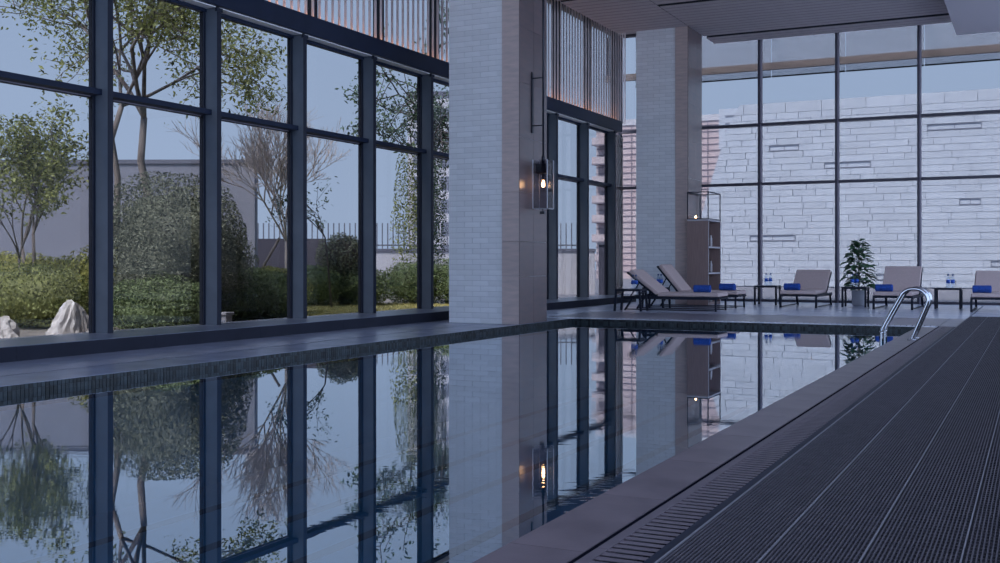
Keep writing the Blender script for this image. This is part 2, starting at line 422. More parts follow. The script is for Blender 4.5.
HB, HT = 4.47, 4.78
wl = tag(empty('window_1', (0, 0, 0)), 'tall garden glazing with deep blue-grey fins along the pool', 'window', kind='structure')
fin_me = MB().box(GLX, FIN_F, -0.08, 0, 0.155, HB).mesh('fin', 'fin_metal')
shade_me = MB().box(FIN_F+0.001, FIN_F+0.008, -0.08, 0, 0.155, HB).mesh('fin_front_shade', 'dark_metal')  # added dark strip: colours in the shade on the fin's room-side face
frm_me = MB().box(GLX-0.06, GLX+0.02, -0.11, 0.03, 0.155, HB+0.05).mesh('fin_frame', 'dark_metal')
cap_me = MB().box(FIN_F-0.02, FIN_F+0.02, -0.10, 0.02, HB-0.05, HB).mesh('fin_cap', 'dark_metal')
tr_me = MB().box(GLX-0.03, GLX+0.13, 0.001, BAY-0.081, 3.02, 3.09).mesh('transom', 'header_metal')
trl_me = MB().box(GLX-0.05, GLX-0.031, 0.001, BAY-0.081, 2.99, 3.09).mesh('transom_seal', 'mullion_cap')
pl_me = MB().box(GLX-0.012, GLX, 0.032, BAY-0.112, 0.155, 3.0).mesh('pane', 'window_glass')
pu_me = MB().box(GLX-0.012, GLX, 0.032, BAY-0.112, 3.095, HB+0.05).mesh('pane', 'window_glass')
so_me = MB().box(GLX-0.1, FIN_F-0.02, 0.001, BAY-0.081, HB+0.005, HB+0.02).mesh('head_soffit', 'soffit_white')
hd_me = MB().box(GLX-0.05, GLX+0.04, 0.001, BAY-0.081, HB-0.045, HB+0.004).mesh('head_rail', 'header_metal')
for yf in Y_FIN:
    if yf > 28.0: continue
    inst(fin_me, 'fin', wl, (0, yf, 0)); inst(shade_me, 'fin_front_shade', wl, (0, yf, 0)); inst(frm_me, 'fin_frame', wl, (0, yf, 0)); inst(cap_me, 'fin_cap', wl, (0, yf, 0))
    if yf < 27:
        for q, nm in ((tr_me, 'transom'), (trl_me, 'transom_seal'), (pl_me, 'pane'), (pu_me, 'pane'), (so_me, 'head_soffit'), (hd_me, 'head_rail')):
            inst(q, nm, wl, (0, yf, 0))
tag(box(GLX-0.1, FIN_F+0.05, -2.2, 27.5, HB+0.02, HT).build('trim_2', 'header_metal', None, 0.01),
    'deep dark navy header beam above the garden windows', 'beam', kind='structure')

# slatted screen above the header
sc = tag(empty('louver_screen', (0, 0, HT)), 'screen of vertical brown slats above the header beam, warm light at its foot', 'screen')
s_me = MB().box(-0.015, 0.015, -0.015, 0.015, 0.0, 7.27-HT).mesh('slat', 'slat_brown')
y = 9.4
while y < 28.2:
    inst(s_me, 'slat', sc, (-10.09, y, 0)); y += 0.178
p_me = MB().box(-0.10, 0.07, -0.045, 0.045, 0.0, 7.27-HT).mesh('post', 'dark_metal')
for yf in Y_FIN:
    if 9 < yf < 28: inst(p_me, 'post', sc, (-10.2, yf+0.42, 0))
for i in range(5, 15):
    box(GLX-0.01, GLX, Y_FIN[i]+0.47, Y_FIN[i]+0.37+BAY, 0.0, 7.27-HT).build('pane', 'window_glass', sc)
box(-10.06, -10.02, 9.0, 27.45, 0.0005, 0.008).build('light_strip', 'led', sc)

# ------------------------------------------------------------------ back glazing
wb = tag(empty('window_2', (0, 0, 0)), 'tall grid of slim mullions and glass behind the loungers', 'window', kind='structure')
mu_me = MB().box(-0.03, 0.02, -0.12, 0.06, 0.0, 7.25).mesh('mullion', 'back_mullion')
mc_me = MB().box(0.021, 0.06, -0.06, 0.05, 0.0, 7.25).mesh('mullion_trim', 'mullion_cap')
SCREEN = ['woven sun screen high outside the glass between the corner post and the white brick pillar',
          'woven sun screen high outside the glass behind the pillar with the brown cabinet',
          'woven sun screen high outside the glass above the side table next to the brown cabinet',
          'woven sun screen high outside the glass above the potted plant',
          'woven sun screen high outside the glass above the side table behind the pool ladder',
          'woven sun screen high outside the glass above the lounger at the mat end',
          'woven sun screen high outside the glass beyond the last lounger, past the dropped soffit edge']
for i, x in enumerate(BXS):
    inst(mu_me, 'mullion', wb, (x, BY, 0)); inst(mc_me, 'mullion_trim', wb, (x, BY, 0))
    if i < len(BXS)-1:
        a, b = x+0.061, x+1.94-0.031
        for z0, z1 in ((0.0, 0.06), (3.02, 3.09), (4.56, 4.63), (7.2, 7.27)):
            box(a, b, BY-0.10, BY+0.05, z0, z1).build('rail', 'back_mullion', wb)
        for z0, z1 in ((0.06, 3.02), (3.09, 4.56), (4.63, 7.2)):
            box(a, b, BY+0.0, BY+0.012, z0, z1).build('pane', 'back_glass', wb)
        o = tag(empty('sun_screen', ((a+b)/2, BY+1.3, 6.03)), SCREEN[min(i, 6)], 'sun screen', 'sun screens across the top of the back glazing')
        wd = (b-a)/2+0.035
        box(-wd, wd, -0.002, 0.002, 0.03, 1.6).build('fabric', 'screen_fabric', o)
        box(-wd, wd, -0.015, 0.015, 0.0, 0.035).build('bottom_bar', 'dark_metal', o)
tag(box(-11.2, 9.4, BY+1.1, BY+1.2, 6.21, 6.40).build('trim_3', 'beam_tan'), 'tan horizontal beam outside the top of the back glazing', 'beam', kind='structure')
cn = tag(box(-11.2, 9.4, BY+1.26, BY+1.36, 7.631, 7.75).build('trim_5', 'dark_metal'), 'outer canopy bar from which the sun screens hang', 'beam', kind='structure')
for x in BXS[::2]:
    box(x, x+0.06, BY-0.2, BY+1.36, 7.505, 7.63).build('canopy_arm', 'dark_metal', cn)
for x in (-11.15, 9.3): box(x, x+0.06, BY+1.13, BY+1.19, 6.401, 7.504).build('beam_hanger', 'dark_metal', cn)
tag(box(-10.42, -10.30, BY-0.10, BY+0.06, 0.0, 7.27).build('trim_4', 'dark_metal'), 'dark corner post where the garden glazing meets the back glazing', 'post', kind='structure')
box(GLX-0.012, GLX, 27.15, BY-0.11, 0.155, HB).build('pane', 'window_glass', wl)

# ------------------------------------------------------------------ ceiling
cl = tag(box(-10.6, 6.0, -4.3, 28.5, 7.272, 7.5).build('ceiling', 'ceil_slab'), 'high grey ceiling of long boards in dropped panels over the pool', 'ceiling', kind='structure')
CZ = 6.70
def planks(x0, x1, y0, y1, pitch=0.27):
    nn = round((y1-y0)/pitch); p = (y1-y0)/nn
    me = MB().box(x0, x1, -p/2+0.02, p/2-0.02, CZ, CZ+0.007).mesh('ceiling_board', 'ceil_plank')
    for k in range(nn): inst(me, 'ceiling_board', cl, (0, y0+(k+.5)*p, 0))
    box(x0+0.02, x1-0.02, y0+0.02, y1-0.02, CZ+0.0072, 7.27).build('panel_backing', 'ceil_dark', cl)
planks(-9.37, -7.56, 21.9, 25.5)
planks(-9.37, -7.56, 17.2, 21.78)
planks(-7.54, -1.72, 23.25, 26.80)
planks(-7.54, -1.72, 17.2, 23.08)
planks(-7.54, -1.72, 27.0, 27.85)
box(-9.37, -1.72, -4.3, 17.1, CZ, 7.27).build('ceiling_panel', 'ceil_plain', cl)
box(-1.70, 6.0, -4.3, 27.4, 6.3, 7.27).build('dropped_soffit', 'ceil_plain', cl)

# ------------------------------------------------------------------ pillars
bk_me = MB().box(-0.1465, 0.1465, 0, 0.02, -0.0412, 0.0412).mesh('brick', 'brick_white')
bh_me = MB().box(-0.073, 0.073, 0, 0.02, -0.0422, 0.0422).mesh('brick', 'brick_white')
def pillar(y0, y1, top, label):
    p = tag(empty('pillar', (-8.2, y0, 0)), label, 'pillar')
    ox, oy = -8.2, y0
    x0, xs, x1 = -8.87-ox, -7.87-ox, -7.55-ox
    box(x0+0.004, xs, 0.011, y1-oy-0.03, 0, top).build('core', 'mortar', p)
    rows = int(top/0.0885)
    rh = 0.0885
    for r in range(rows):
        z = (r+.5)*rh
        if r % 2 == 0:
            for k in range(3): inst(bk_me, 'brick', p, (x0+0.15+k*0.3, 0.004+random.uniform(-.0025, .0025), z), (0, 0, random.uniform(-.006, .006)))
            inst(bh_me, 'brick', p, (x0+0.95, 0.004, z), (0, 0, 0), (0.664, 1, 1))
        else:
            inst(bh_me, 'brick', p, (x0+0.075, 0.004, z))
            for k in range(2): inst(bk_me, 'brick', p, (x0+0.30+k*0.3, 0.004+random.uniform(-.0025, .0025), z), (0, 0, random.uniform(-.006, .006)))
            inst(bk_me, 'brick', p, (x0+0.875, 0.004, z), (0, 0, 0), (0.838, 1, 1))
    # stone facing: tan blocks at the front corner, polished brown slabs on the pool side
    hs = [0.0, 0.78, 1.35, 2.16, 3.05, 3.95, 4.85, 5.75, top]
    hs = [h for h in hs if h <= top]
    for a, b in zip(hs[:-1], hs[1:]):
        box(xs, x1-0.012, -0.012, 0.40, a+0.002, b-0.002).build('stone_block', 'stone_tan', p)
    for a, b in zip(hs[:-1], hs[1:]):
        box(x1-0.0115, x1, -0.012, (y1-oy)*.5-.002, a+0.002, b-0.002).build('stone_slab', 'stone_brown', p)
        box(x1-0.0115, x1, (y1-oy)*.5+.002, y1-oy, a+0.002, b-0.002).build('stone_slab', 'stone_brown', p)
    box(xs, x1-0.013, 0.401, y1-oy-0.01, 0, top).build('backing', 'mortar', p)
    return p
pillar(16.0, 17.08, CZ+0.57, 'white brick and brown stone pillar at the water edge carrying a lit hanging lamp')
pillar(25.5, 26.68, CZ+0.57, 'white brick and stone pillar behind the loungers with a tall cabinet against it')

# ------------------------------------------------------------------ hanging wall lamp on the first pillar
LX, LY = -7.34, 16.46
lp = tag(empty('wall_lamp', (LX, LY, 1.9)), 'black hanging lamp with clear glass box and glowing bulb on the stone pillar', 'lamp')
MB().tube([(0, 0, 0.86), (0, 0, 5.35)], 0.017, 10).build('rod', 'lamp_black', lp)
br = MB().box(-0.22, -0.19, -0.03, 0.03, 1.26, 2.27).build('wall_bracket', 'lamp_black', lp)
for z in (1.38, 2.17): MB().tube([(-0.2, 0, z), (0, 0, z)], 0.010, 8).build('bracket_arm', 'lamp_black', br)
MB().lathe([(0.03, 0.74), (0.03, 0.86), (0.018, 0.875)], 12).build('neck', 'lamp_black', lp)
MB().box(-0.095, 0.095, -0.095, 0.095, 0.58, 0.74).build('cap', 'lamp_black', lp, 0.006)
gb = MB()
for a in (-1, 1):
    gb.box(a*0.128-0.003, a*0.128+0.003, -0.131, 0.131, 0.0, 0.8)
    gb.box(-0.124, 0.124, a*0.128-0.003, a*0.128+0.003, 0.0, 0.8)
gb.box(-0.124, 0.124, -0.124, 0.124, 0.0, 0.006)
gbo = gb.build('glass_box', 'lamp_glass', lp)
for a in (-1, 1):
    for b in (-1, 1): MB().box(a*0.129-0.006, a*0.129+0.006, b*0.129-0.006, b*0.129+0.006, -0.002, 0.802).build('glass_edge', 'glass_edge', gbo)
    MB().box(-0.12, 0.12, a*0.129-0.005, a*0.129+0.005, -0.008, -0.001).build('glass_edge', 'glass_edge', gbo)
    MB().box(a*0.129-0.005, a*0.129+0.005, -0.12, 0.12, -0.008, -0.001).build('glass_edge', 'glass_edge', gbo)
MB().box(-0.05, 0.03, -0.03, 0.03, -0.09, -0.045).box(-0.012, 0.0, -0.01, 0.01, -0.05, 0.0).build('finial', 'lamp_black', lp)
MB().tube([(0, 0, 0.47), (0, 0, 0.58)], 0.018, 10).build('bulb_socket', 'lamp_black', lp)
MB().lathe([(0.006, 0.355), (0.02, 0.362), (0.028, 0.385), (0.026, 0.41), (0.017, 0.45), (0.012, 0.475)], 14).build('bulb', 'bulb', lp)

# ------------------------------------------------------------------ cabinet against the second pillar
cb = tag(empty('shelf_cabinet', (-7.26, 25.85, 0)), 'tall dark brown cabinet with open shelves standing against the pillar', 'cabinet')
box(-0.26, 0.255, -0.55, -0.525, 0.0, 2.0).build('side_panel', 'wood_brown', cb)
box(-0.26, 0.255, 0.525, 0.55, 0.0, 2.0).build('side_panel', 'wood_brown', cb)
box(-0.26, -0.24, -0.524, 0.524, 0.0, 2.0).build('back_panel', 'wood_brown', cb)
box(-0.26, 0.26, -0.55, 0.55, 2.001, 2.04).build('top', 'shelf_edge', cb)
box(-0.239, 0.25, -0.524, 0.524, 0.0, 0.06).build('plinth', 'wood_brown', cb)
for z in (0.74, 1.36):
    s_ = box(-0.239, 0.25, -0.523, 0.523, z, z+0.03).build('shelf', 'wood_brown', cb)
    box(0.2505, 0.262, -0.523, 0.523, z-0.005, z+0.035).build('shelf_lip', 'shelf_edge', s_)
for yy in (-0.55, 0.52): box(0.256, 0.264, yy, yy+0.03, 0.0, 2.0).build('edge_strip', 'shelf_edge', cb)
for z, nm in ((0.0605, 'bottom shelf'), (0.7705, 'middle shelf'), (1.3905, 'top shelf')):
    v = tag(MB().lathe([(0.03, 0), (0.035, 0.02), (0.035, 0.20), (0.02, 0.24), (0.02, 0.28)], 12).build('slim_vase', 'pale_vase'),
            'slim pale vase on the %s of the brown cabinet' % nm, 'vase')
    v.location = (-7.12, 25.95, z)
cg = tag(empty('metal_lantern', (-7.26, 25.85, 2.0405)), 'open black metal frame lantern with warm glow on top of the cabinet', 'lantern')
fm = MB(); X, Yh, Z = 0.25, 0.54, 0.66; wdt = 0.022
for a in (-1, 1):
    for b in (-1, 1):
        fm.box(a*X-wdt/2, a*X+wdt/2, b*Yh-wdt/2, b*Yh+wdt/2, 0, Z)
    for z in (0.011, Z-0.011):
        fm.box(a*X-wdt/2, a*X+wdt/2, -Yh, Yh, z-wdt/2, z+wdt/2)
        fm.box(-X, X, a*Yh-wdt/2, a*Yh+wdt/2, z-wdt/2, z+wdt/2)
fm.build('frame', 'dark_metal', cg)
MB().lathe([(0.05, 0.0), (0.05, 0.03), (0.03, 0.04)], 12, c=(-0.12, -0.3, 0.0)).build('lamp_base', 'dark_metal', cg)
MB().lathe([(0.02, 0.04), (0.028, 0.06), (0.02, 0.085), (0.006, 0.10)], 10, c=(-0.12, -0.3, 0.0)).build('bulb', 'bulb_soft', cg)

# ------------------------------------------------------------------ sun loungers (local: foot at y=0, head at +y)
def lounger(loc, rz, ang, label):
    L = tag(empty('sun_lounger', loc, rz), label, 'sun lounger', 'sun loungers around the end of the pool')
    W, H, LN, HG = 0.39, 0.27, 2.05, 1.28
    fr = MB()
    for a in (-1, 1): fr.bar((a*W, 0, H), (a*W, LN, H), 0.035, 0.06)
    for yy in (0.0, 0.66, HG, LN): fr.bar((-W, yy, H), (W, yy, H), 0.06, 0.035)
    fr.build('frame', 'lounger_frame', L)
    for a in (-1, 1):
        for y0, y1 in ((0.03, 0.03), (LN-0.22, LN-0.06)):
            MB().bar((a*W, y0, H-0.03), (a*W, y1, 0.002), 0.045, 0.035).build('leg', 'lounger_frame', L)
        MB().bar((a*W, 0.06, 0.022), (a*W, LN-0.08, 0.022), 0.022).build('runner', 'lounger_frame', L)
    cu = MB().box(-W-0.005, W+0.005, -0.02, HG-0.005, H+0.031, H+0.115).build('seat_cushion', 'cushion', L, 0.022)
    ca, sa = math.cos(R(ang)), math.sin(R(ang))
    mtx = Matrix.Translation((0, HG, H+0.04)) @ Matrix.Rotation(R(ang), 4, 'X')
    MB().box(-W-0.005, W+0.005, 0.03, 0.80, 0.0, 0.085, mtx).build('back_cushion', 'cushion', L, 0.022)
    bf = MB()
    for a in (-1, 1): bf.box(a*W-0.018, a*W+0.018, 0.0, 0.82, -0.035, -0.002, mtx)
    for yy in (0.0, 0.40, 0.79): bf.box(-W, W, yy, yy+0.03, -0.035, -0.002, mtx)
    bf.build('back_frame', 'lounger_frame', L)
    q = mtx @ Vector((0, 0.5, -0.03))
    for a in (-1, 1): MB().bar((a*0.3, q.y, q.z), (a*0.3, min(LN-0.05, q.y+0.22), H), 0.022).build('back_prop', 'lounger_frame', L)
    return L
def towel(loc, rz, label):
    r, h = 0.076, 0.175
    b = MB(); prof = []
    for k in range(5): prof.append((r*(0.12+0.18*k), -h-0.006+0.010*((k+1) % 2)))
    prof += [(r*0.95, -h), (r, -h+0.015), (r*0.985, -0.05), (r*1.01, 0.05), (r, h-0.015), (r*0.95, h)]
    for k in reversed(range(5)): prof.append((r*(0.12+0.18*k), h+0.006-0.010*((k+1) % 2)))
    b.lathe(prof, 20, 'x', (0, 0, r))
    o = b.build('rolled_towel', 'towel_blue')
    fl = MB().box(-h+0.01, h-0.01, -0.006, 0.012, 2*r-0.004, 2*r+0.003).build('towel_edge', 'towel_blue', o)
    o.location = loc; o.rotation_euler = (0, 0, rz)
    return tag(o, label, 'towel', 'rolled blue towels on the loungers')
ZS = 0.27+0.116
lounger((-4.80, 24.70, 0), 0, 36, 'tan cushioned lounger by the back glazing, beside the potted plant, facing the pool')
towel((-4.98, 24.95, ZS), 0, 'rolled blue towel on the lounger between the potted plant and the brown cabinet')
lounger((-2.78, 24.50, 0), R(-1), 45, 'steeply raised tan lounger behind the chrome pool ladder')
towel((-2.98, 24.75, ZS), 0, 'rolled blue towel on the lounger behind the chrome pool ladder')
lounger((-0.83, 24.15, 0), 0, 35, 'tan lounger past the small table at the end of the dark mat')
towel((-1.03, 24.40, ZS), 0, 'rolled blue towel on the lounger at the end of the dark mat')
lounger((-5.88, 22.30, 0), R(90), 38, 'tan lounger nearest the water in front of the cabinet, back half raised')
towel((-6.28, 22.22, ZS), R(4), 'rolled blue towel on the lounger nearest the water before the cabinet')
lounger((-5.93, 24.12, 0), R(90), 50, 'tan lounger right before the cabinet, back raised higher than its neighbour')
towel((-6.22, 24.05, ZS), R(-3), 'rolled blue towel on the lounger standing right before the cabinet')

# ------------------------------------------------------------------ side tables and bottles
def side_table(loc, rz, label, w_=0.27, d_=0.24, splay=0.0):
    T = tag(empty('side_table', loc, rz), label, 'side table', 'small dark side tables between the loungers')
    MB().box(-w_, w_, -d_, d_, 0.415, 0.46).build('tabletop', 'lounger_frame', T, 0.004)
    for a in (-1, 1):
        for b in (-1, 1):
            MB().bar((a*(w_-0.02), b*(d_-0.02), 0.414), (a*(w_-0.02+splay), b*(d_-0.02), 0.002), 0.042).build('leg', 'lounger_frame', T)
        MB().bar((a*(w_-0.02+splay*.1), -d_+0.045, 0.39), (a*(w_-0.02+splay*.1), d_-0.045, 0.39), 0.02).build('apron', 'lounger_frame', T)
    return T
bt = None
def bottle(loc, label):
    global bt
    if bt is None:
        bt = empty('water_bottle')
        MB().lathe([(0.029, 0), (0.032, 0.01), (0.032, 0.13), (0.028, 0.16), (0.013, 0.195), (0.013, 0.205)], 14).build('body', 'bottle_clear', bt)
        MB().lathe([(0.0335, 0.075), (0.0335, 0.135)], 14).build('paper_label', 'bottle_label', bt)
        MB().lathe([(0.0165, 0.20), (0.0165, 0.225), (0.014, 0.228)], 12).build('cap', 'bottle_cap', bt)
        o = bt
    else: o = copy_tree(bt)
    o.location = loc; o.scale = (1.25, 1.25, 1.3)
    return tag(o, label, 'bottle', 'water bottles on the side tables')
side_table((-5.82, 26.25, 0), 0, 'dark side table by the back glazing next to the brown cabinet')
side_table((-3.72, 25.75, 0), 0, 'dark side table standing in front of the potted plant')
side_table((-1.75, 25.60, 0), 0, 'dark side table behind the pool ladder, between two loungers')
side_table((-7.62, 21.58, 0), R(2), 'dark splayed-leg side table at the head of the lounger nearest the water', 0.27, 0.24, 0.035)
side_table((-7.62, 23.25, 0), R(-4), 'dark side table half hidden between the two loungers before the cabinet', 0.24, 0.22, 0.03)
for x, y, lab in ((-5.80, 26.25, 'next to the brown cabinet'), (-3.73, 25.70, 'in front of the potted plant'), (-1.71, 25.60, 'behind the pool ladder')):
    for dx in (-0.045, 0.045): bottle((x+dx, y+dx*0.4, 0.4605), 'clear water bottle with blue label on the side table %s' % lab)
for dx in (-0.06, 0.04): bottle((-7.57+dx, 21.68-dx, 0.4605), 'clear blue-labelled bottle on the splayed-leg table at the lounger nearest the water')
for dx in (-0.05, 0.045): bottle((-7.55+dx, 23.30-dx, 0.4605), 'clear blue-labelled bottle on the table between the two loungers before the cabinet')

# ------------------------------------------------------------------ potted plant
pp = tag(empty('potted_plant', (-3.79, 26.75, 0)), 'tall leafy green plant in a grey pot by the back glazing', 'potted plant')
MB().lathe([(0.13, 0), (0.15, 0.02), (0.165, 0.33), (0.17, 0.36), (0.15, 0.36), (0.148, 0.33)], 20).build('pot', 'pot', pp)
MB().lathe([(0.146, 0.331), (0.10, 0.338), (0.02, 0.34)], 14).build('soil', 'bark_dark', pp)
stm = MB()
stm.tube([(0, 0, 0.33), (0.01, 0.0, 0.8), (-0.01, 0.01, 1.3), (0.0, 0, 1.5)], [0.022, 0.018, 0.012, 0.006], 6)
lf = MB()
for sgn in (-1, 1):
    k = len(lf.v)
    lf.v += [(0, 0, 0), (sgn*0.045, 0.07, 0.018), (sgn*0.05, 0.14, 0.008), (0, 0.235, -0.05), (0, 0.14, -0.012), (0, 0.07, 0.004)]
    lf.f += [(k, k+1, k+5), (k+5, k+1, k+2, k+4), (k+4, k+2, k+3)]; lf.smooth += [True]*3
leaf_me = lf.mesh('leaf', 'plant_leaf')
rr = random.Random(3)
for k in range(150):
    h = 0.42+1.10*(k/149.0)
    an = k*2.399+rr.uniform(-.3, .3)
    tt = (h-0.42)/1.1
    reach = (0.27*(1-tt)**0.6+0.02)*rr.uniform(0.25, 1.0)
    px, py = math.cos(an)*reach, math.sin(an)*reach
    if k % 2 == 0: stm.tube([(px*0.05, py*0.05, h-0.12), (px, py, h)], 0.0045, 4, False)
    s_ = rr.uniform(0.7, 1.05)*(1.0 if tt < .85 else 0.75)
    s_ *= 1.25
    inst(leaf_me, 'leaf', pp, (px, py, h), (R(rr.uniform(-30, 25)+20*tt), R(rr.uniform(-20, 20)), an-math.pi/2), (s_*1.25, s_, s_))
stm.build('stems', 'plant_stem', pp)

# ------------------------------------------------------------------ pool ladder
la = tag(empty('pool_ladder', (0, 15.2, 0)), 'chrome double hand rail of the pool ladder curving into the water', 'ladder')
ctrl = [(-1.47, 0.0), (-1.42, 0.13), (-1.31, 0.40), (-1.275, 0.50), (-1.285, 0.575), (-1.34, 0.64), (-1.42, 0.665), (-1.51, 0.655), (-1.575, 0.61), (-1.63, 0.52), (-1.80, 0.20), (-1.835, 0.11), (-1.84, 0.0), (-1.84, -0.95)]
for a in (-0.2, 0.2):
    pts = []
    for i in range(len(ctrl)-1):
        p0 = ctrl[max(i-1, 0)]; p1 = ctrl[i]; p2 = ctrl[i+1]; p3 = ctrl[min(i+2, len(ctrl)-1)]
        for k in range(4):
            u = k/4.0
            f = lambda j: 0.5*((2*p1[j])+(-p0[j]+p2[j])*u+(2*p0[j]-5*p1[j]+4*p2[j]-p3[j])*u*u+(-p0[j]+3*p1[j]-3*p2[j]+p3[j])*u**3)
            pts.append((f(0), a, f(1)))
    pts.append((ctrl[-1][0], a, ctrl[-1][1]))
    ra = MB().tube(pts, 0.024, 12).build('hand_rail', 'chrome', la)
    MB().lathe([(0.055, 0.0), (0.055, 0.008), (0.03, 0.018)], 16, c=(-1.467, a, 0)).build('flange', 'chrome', ra)
for z in (-0.3, -0.58, -0.86): MB().box(-1.87, -1.80, -0.19, 0.19, z, z+0.025).build('tread', 'chrome', la)

# ------------------------------------------------------------------ outside: ground and garden
GZ = -0.10
tag(MB().box(-140, 60, 29.02, 160, GZ-0.3, GZ).box(-140, -26, -30, 29.02, GZ-0.3, GZ).build('paving_ground', 'paving'), 'grey paved ground around the buildings outside', 'ground', kind='structure')
tag(box(-26, -10.46, -30, 29.02, GZ-0.3, -0.02).build('garden_soil', 'soil'), 'pale sandy garden ground outside the windows', 'ground', kind='structure')
lw = empty('lawn', (-14.6, 19.8, -0.02)); tag(lw, 'patch of short yellow-green grass behind the garden windows', 'grass', kind='stuff')
k = MB(); rr = random.Random(5)
k.v = [(-1.6, -3.4, .012), (3.6, -3.4, .012), (3.6, 3.2, .012), (-1.6, 3.2, .012)]; k.f = [(0, 1, 2, 3)]; k.smooth = [False]
tag(k.build('turf', 'lawn', lw), kind='stuff')
k = MB()
for i in range(9000):
    x, y = rr.uniform(-1.6, 3.5), rr.uniform(-3.4, 3.2)
    a = rr.uniform(0, 6.28); h = rr.uniform(.03, .07); b = len(k.v)
    dx, dy = math.cos(a)*.012, math.sin(a)*.012
    k.v += [(x-dx, y-dy, .012), (x+dx, y+dy, .012), (x+rr.uniform(-.03, .03), y+rr.uniform(-.03, .03), h)]
    k.f.append((b, b+1, b+2)); k.smooth.append(False)
tag(k.build('blades', 'lawn', lw), kind='stuff')

def add_leaf(mb, p, nrm, size, rr):
    nrm = nrm.normalized(); u = nrm.orthogonal().normalized()
    u = Matrix.Rotation(rr.uniform(0, 6.28), 3, nrm) @ u; v = nrm.cross(u)
    k = len(mb.v); s = size
    mb.v += [tuple(p-u*s), tuple(p+v*s*.45+nrm*s*.12), tuple(p+u*s), tuple(p-v*s*.45+nrm*s*.12)]
    mb.f += [(k, k+1, k+2), (k, k+2, k+3)]; mb.smooth += [False, False]
def rvec(rr):
    while True:
        v = Vector((rr.uniform(-1, 1), rr.uniform(-1, 1), rr.uniform(-1, 1)))
        if 0.05 < v.length < 1: return v.normalized()
def bush(name, loc, rx, ry, h, n_, size, m, label, seed, group=None, lift=0.0, loose=0.11, core_in=True, sq=2.8):
    n_ = int(n_*2.1); size = size*0.72
    rr = random.Random(seed)
    B = tag(empty(name, loc), label, 'bush', group)
    lumps = [(rvec(rr), rr.uniform(.05, .24)) for _ in range(24)]
    ph = [rr.uniform(0, 6.28) for _ in range(4)]
    def rad(d):
        # squarish outline with uneven swellings
        r = 0.84/(abs(d.x)**sq+abs(d.y)**sq+abs(d.z)**sq)**(1/sq)
        r *= 1+0.06*math.sin(6*d.x+ph[0])*math.sin(5*d.y+ph[1])+0.05*math.sin(9*d.y+7*d.z+ph[2])+0.04*math.sin(11*d.x-8*d.z+ph[3])
        for q, a in lumps:
            c = q.dot(d)
            if c > 0.75: r += a*(c-0.75)/0.25*0.8
        return r
    cz = lift+(h-lift)*0.5; rz = (h-lift)*0.5
    fo = MB()
    for _ in range(n_):
        d = rvec(rr)
        r = rad(d)*min(1.07, 1-rr.gauss(0.02, loose))
        p = Vector((d.x*rx*r, d.y*ry*r, cz+d.z*rz*r))
        if p.z < 0.01: continue
        add_leaf(fo, p, d+rvec(rr)*0.9, size*rr.uniform(.6, 1.3), rr)
    tag(fo.build('foliage', m, B), kind='stuff')
    if not core_in: return B
    core = MB(); seg, rg = 16, 10
    prof = []
    for i in range(rg+1):
        for j in range(seg):
            t_ = math.pi*i/rg; a = 2*math.pi*j/seg
            d = Vector((math.sin(t_)*math.cos(a), math.sin(t_)*math.sin(a), math.cos(t_)))
            r = rad(d)*0.80
            core.v.append((d.x*rx*r, d.y*ry*r, max(0.0, cz+d.z*rz*r)))
    for i in range(rg):
        for j in range(seg):
            a0 = i*seg+j; b0 = i*seg+(j+1) % seg
            core.f.append((a0, a0+seg, b0+seg, b0)); core.smooth.append(True)
    core.build('inner_growth', 'bark_dark' if lift > 0.2 else m, B)
    st = MB()
    for _ in range(5):
        a = rr.uniform(0, 6.28)
        st.tube([(math.cos(a)*rx*.15, math.sin(a)*ry*.15, 0), (math.cos(a)*rx*.4, math.sin(a)*ry*.4, cz)], [0.025, 0.012], 5)
    st.build('stems', 'bark_dark', B)
    return B

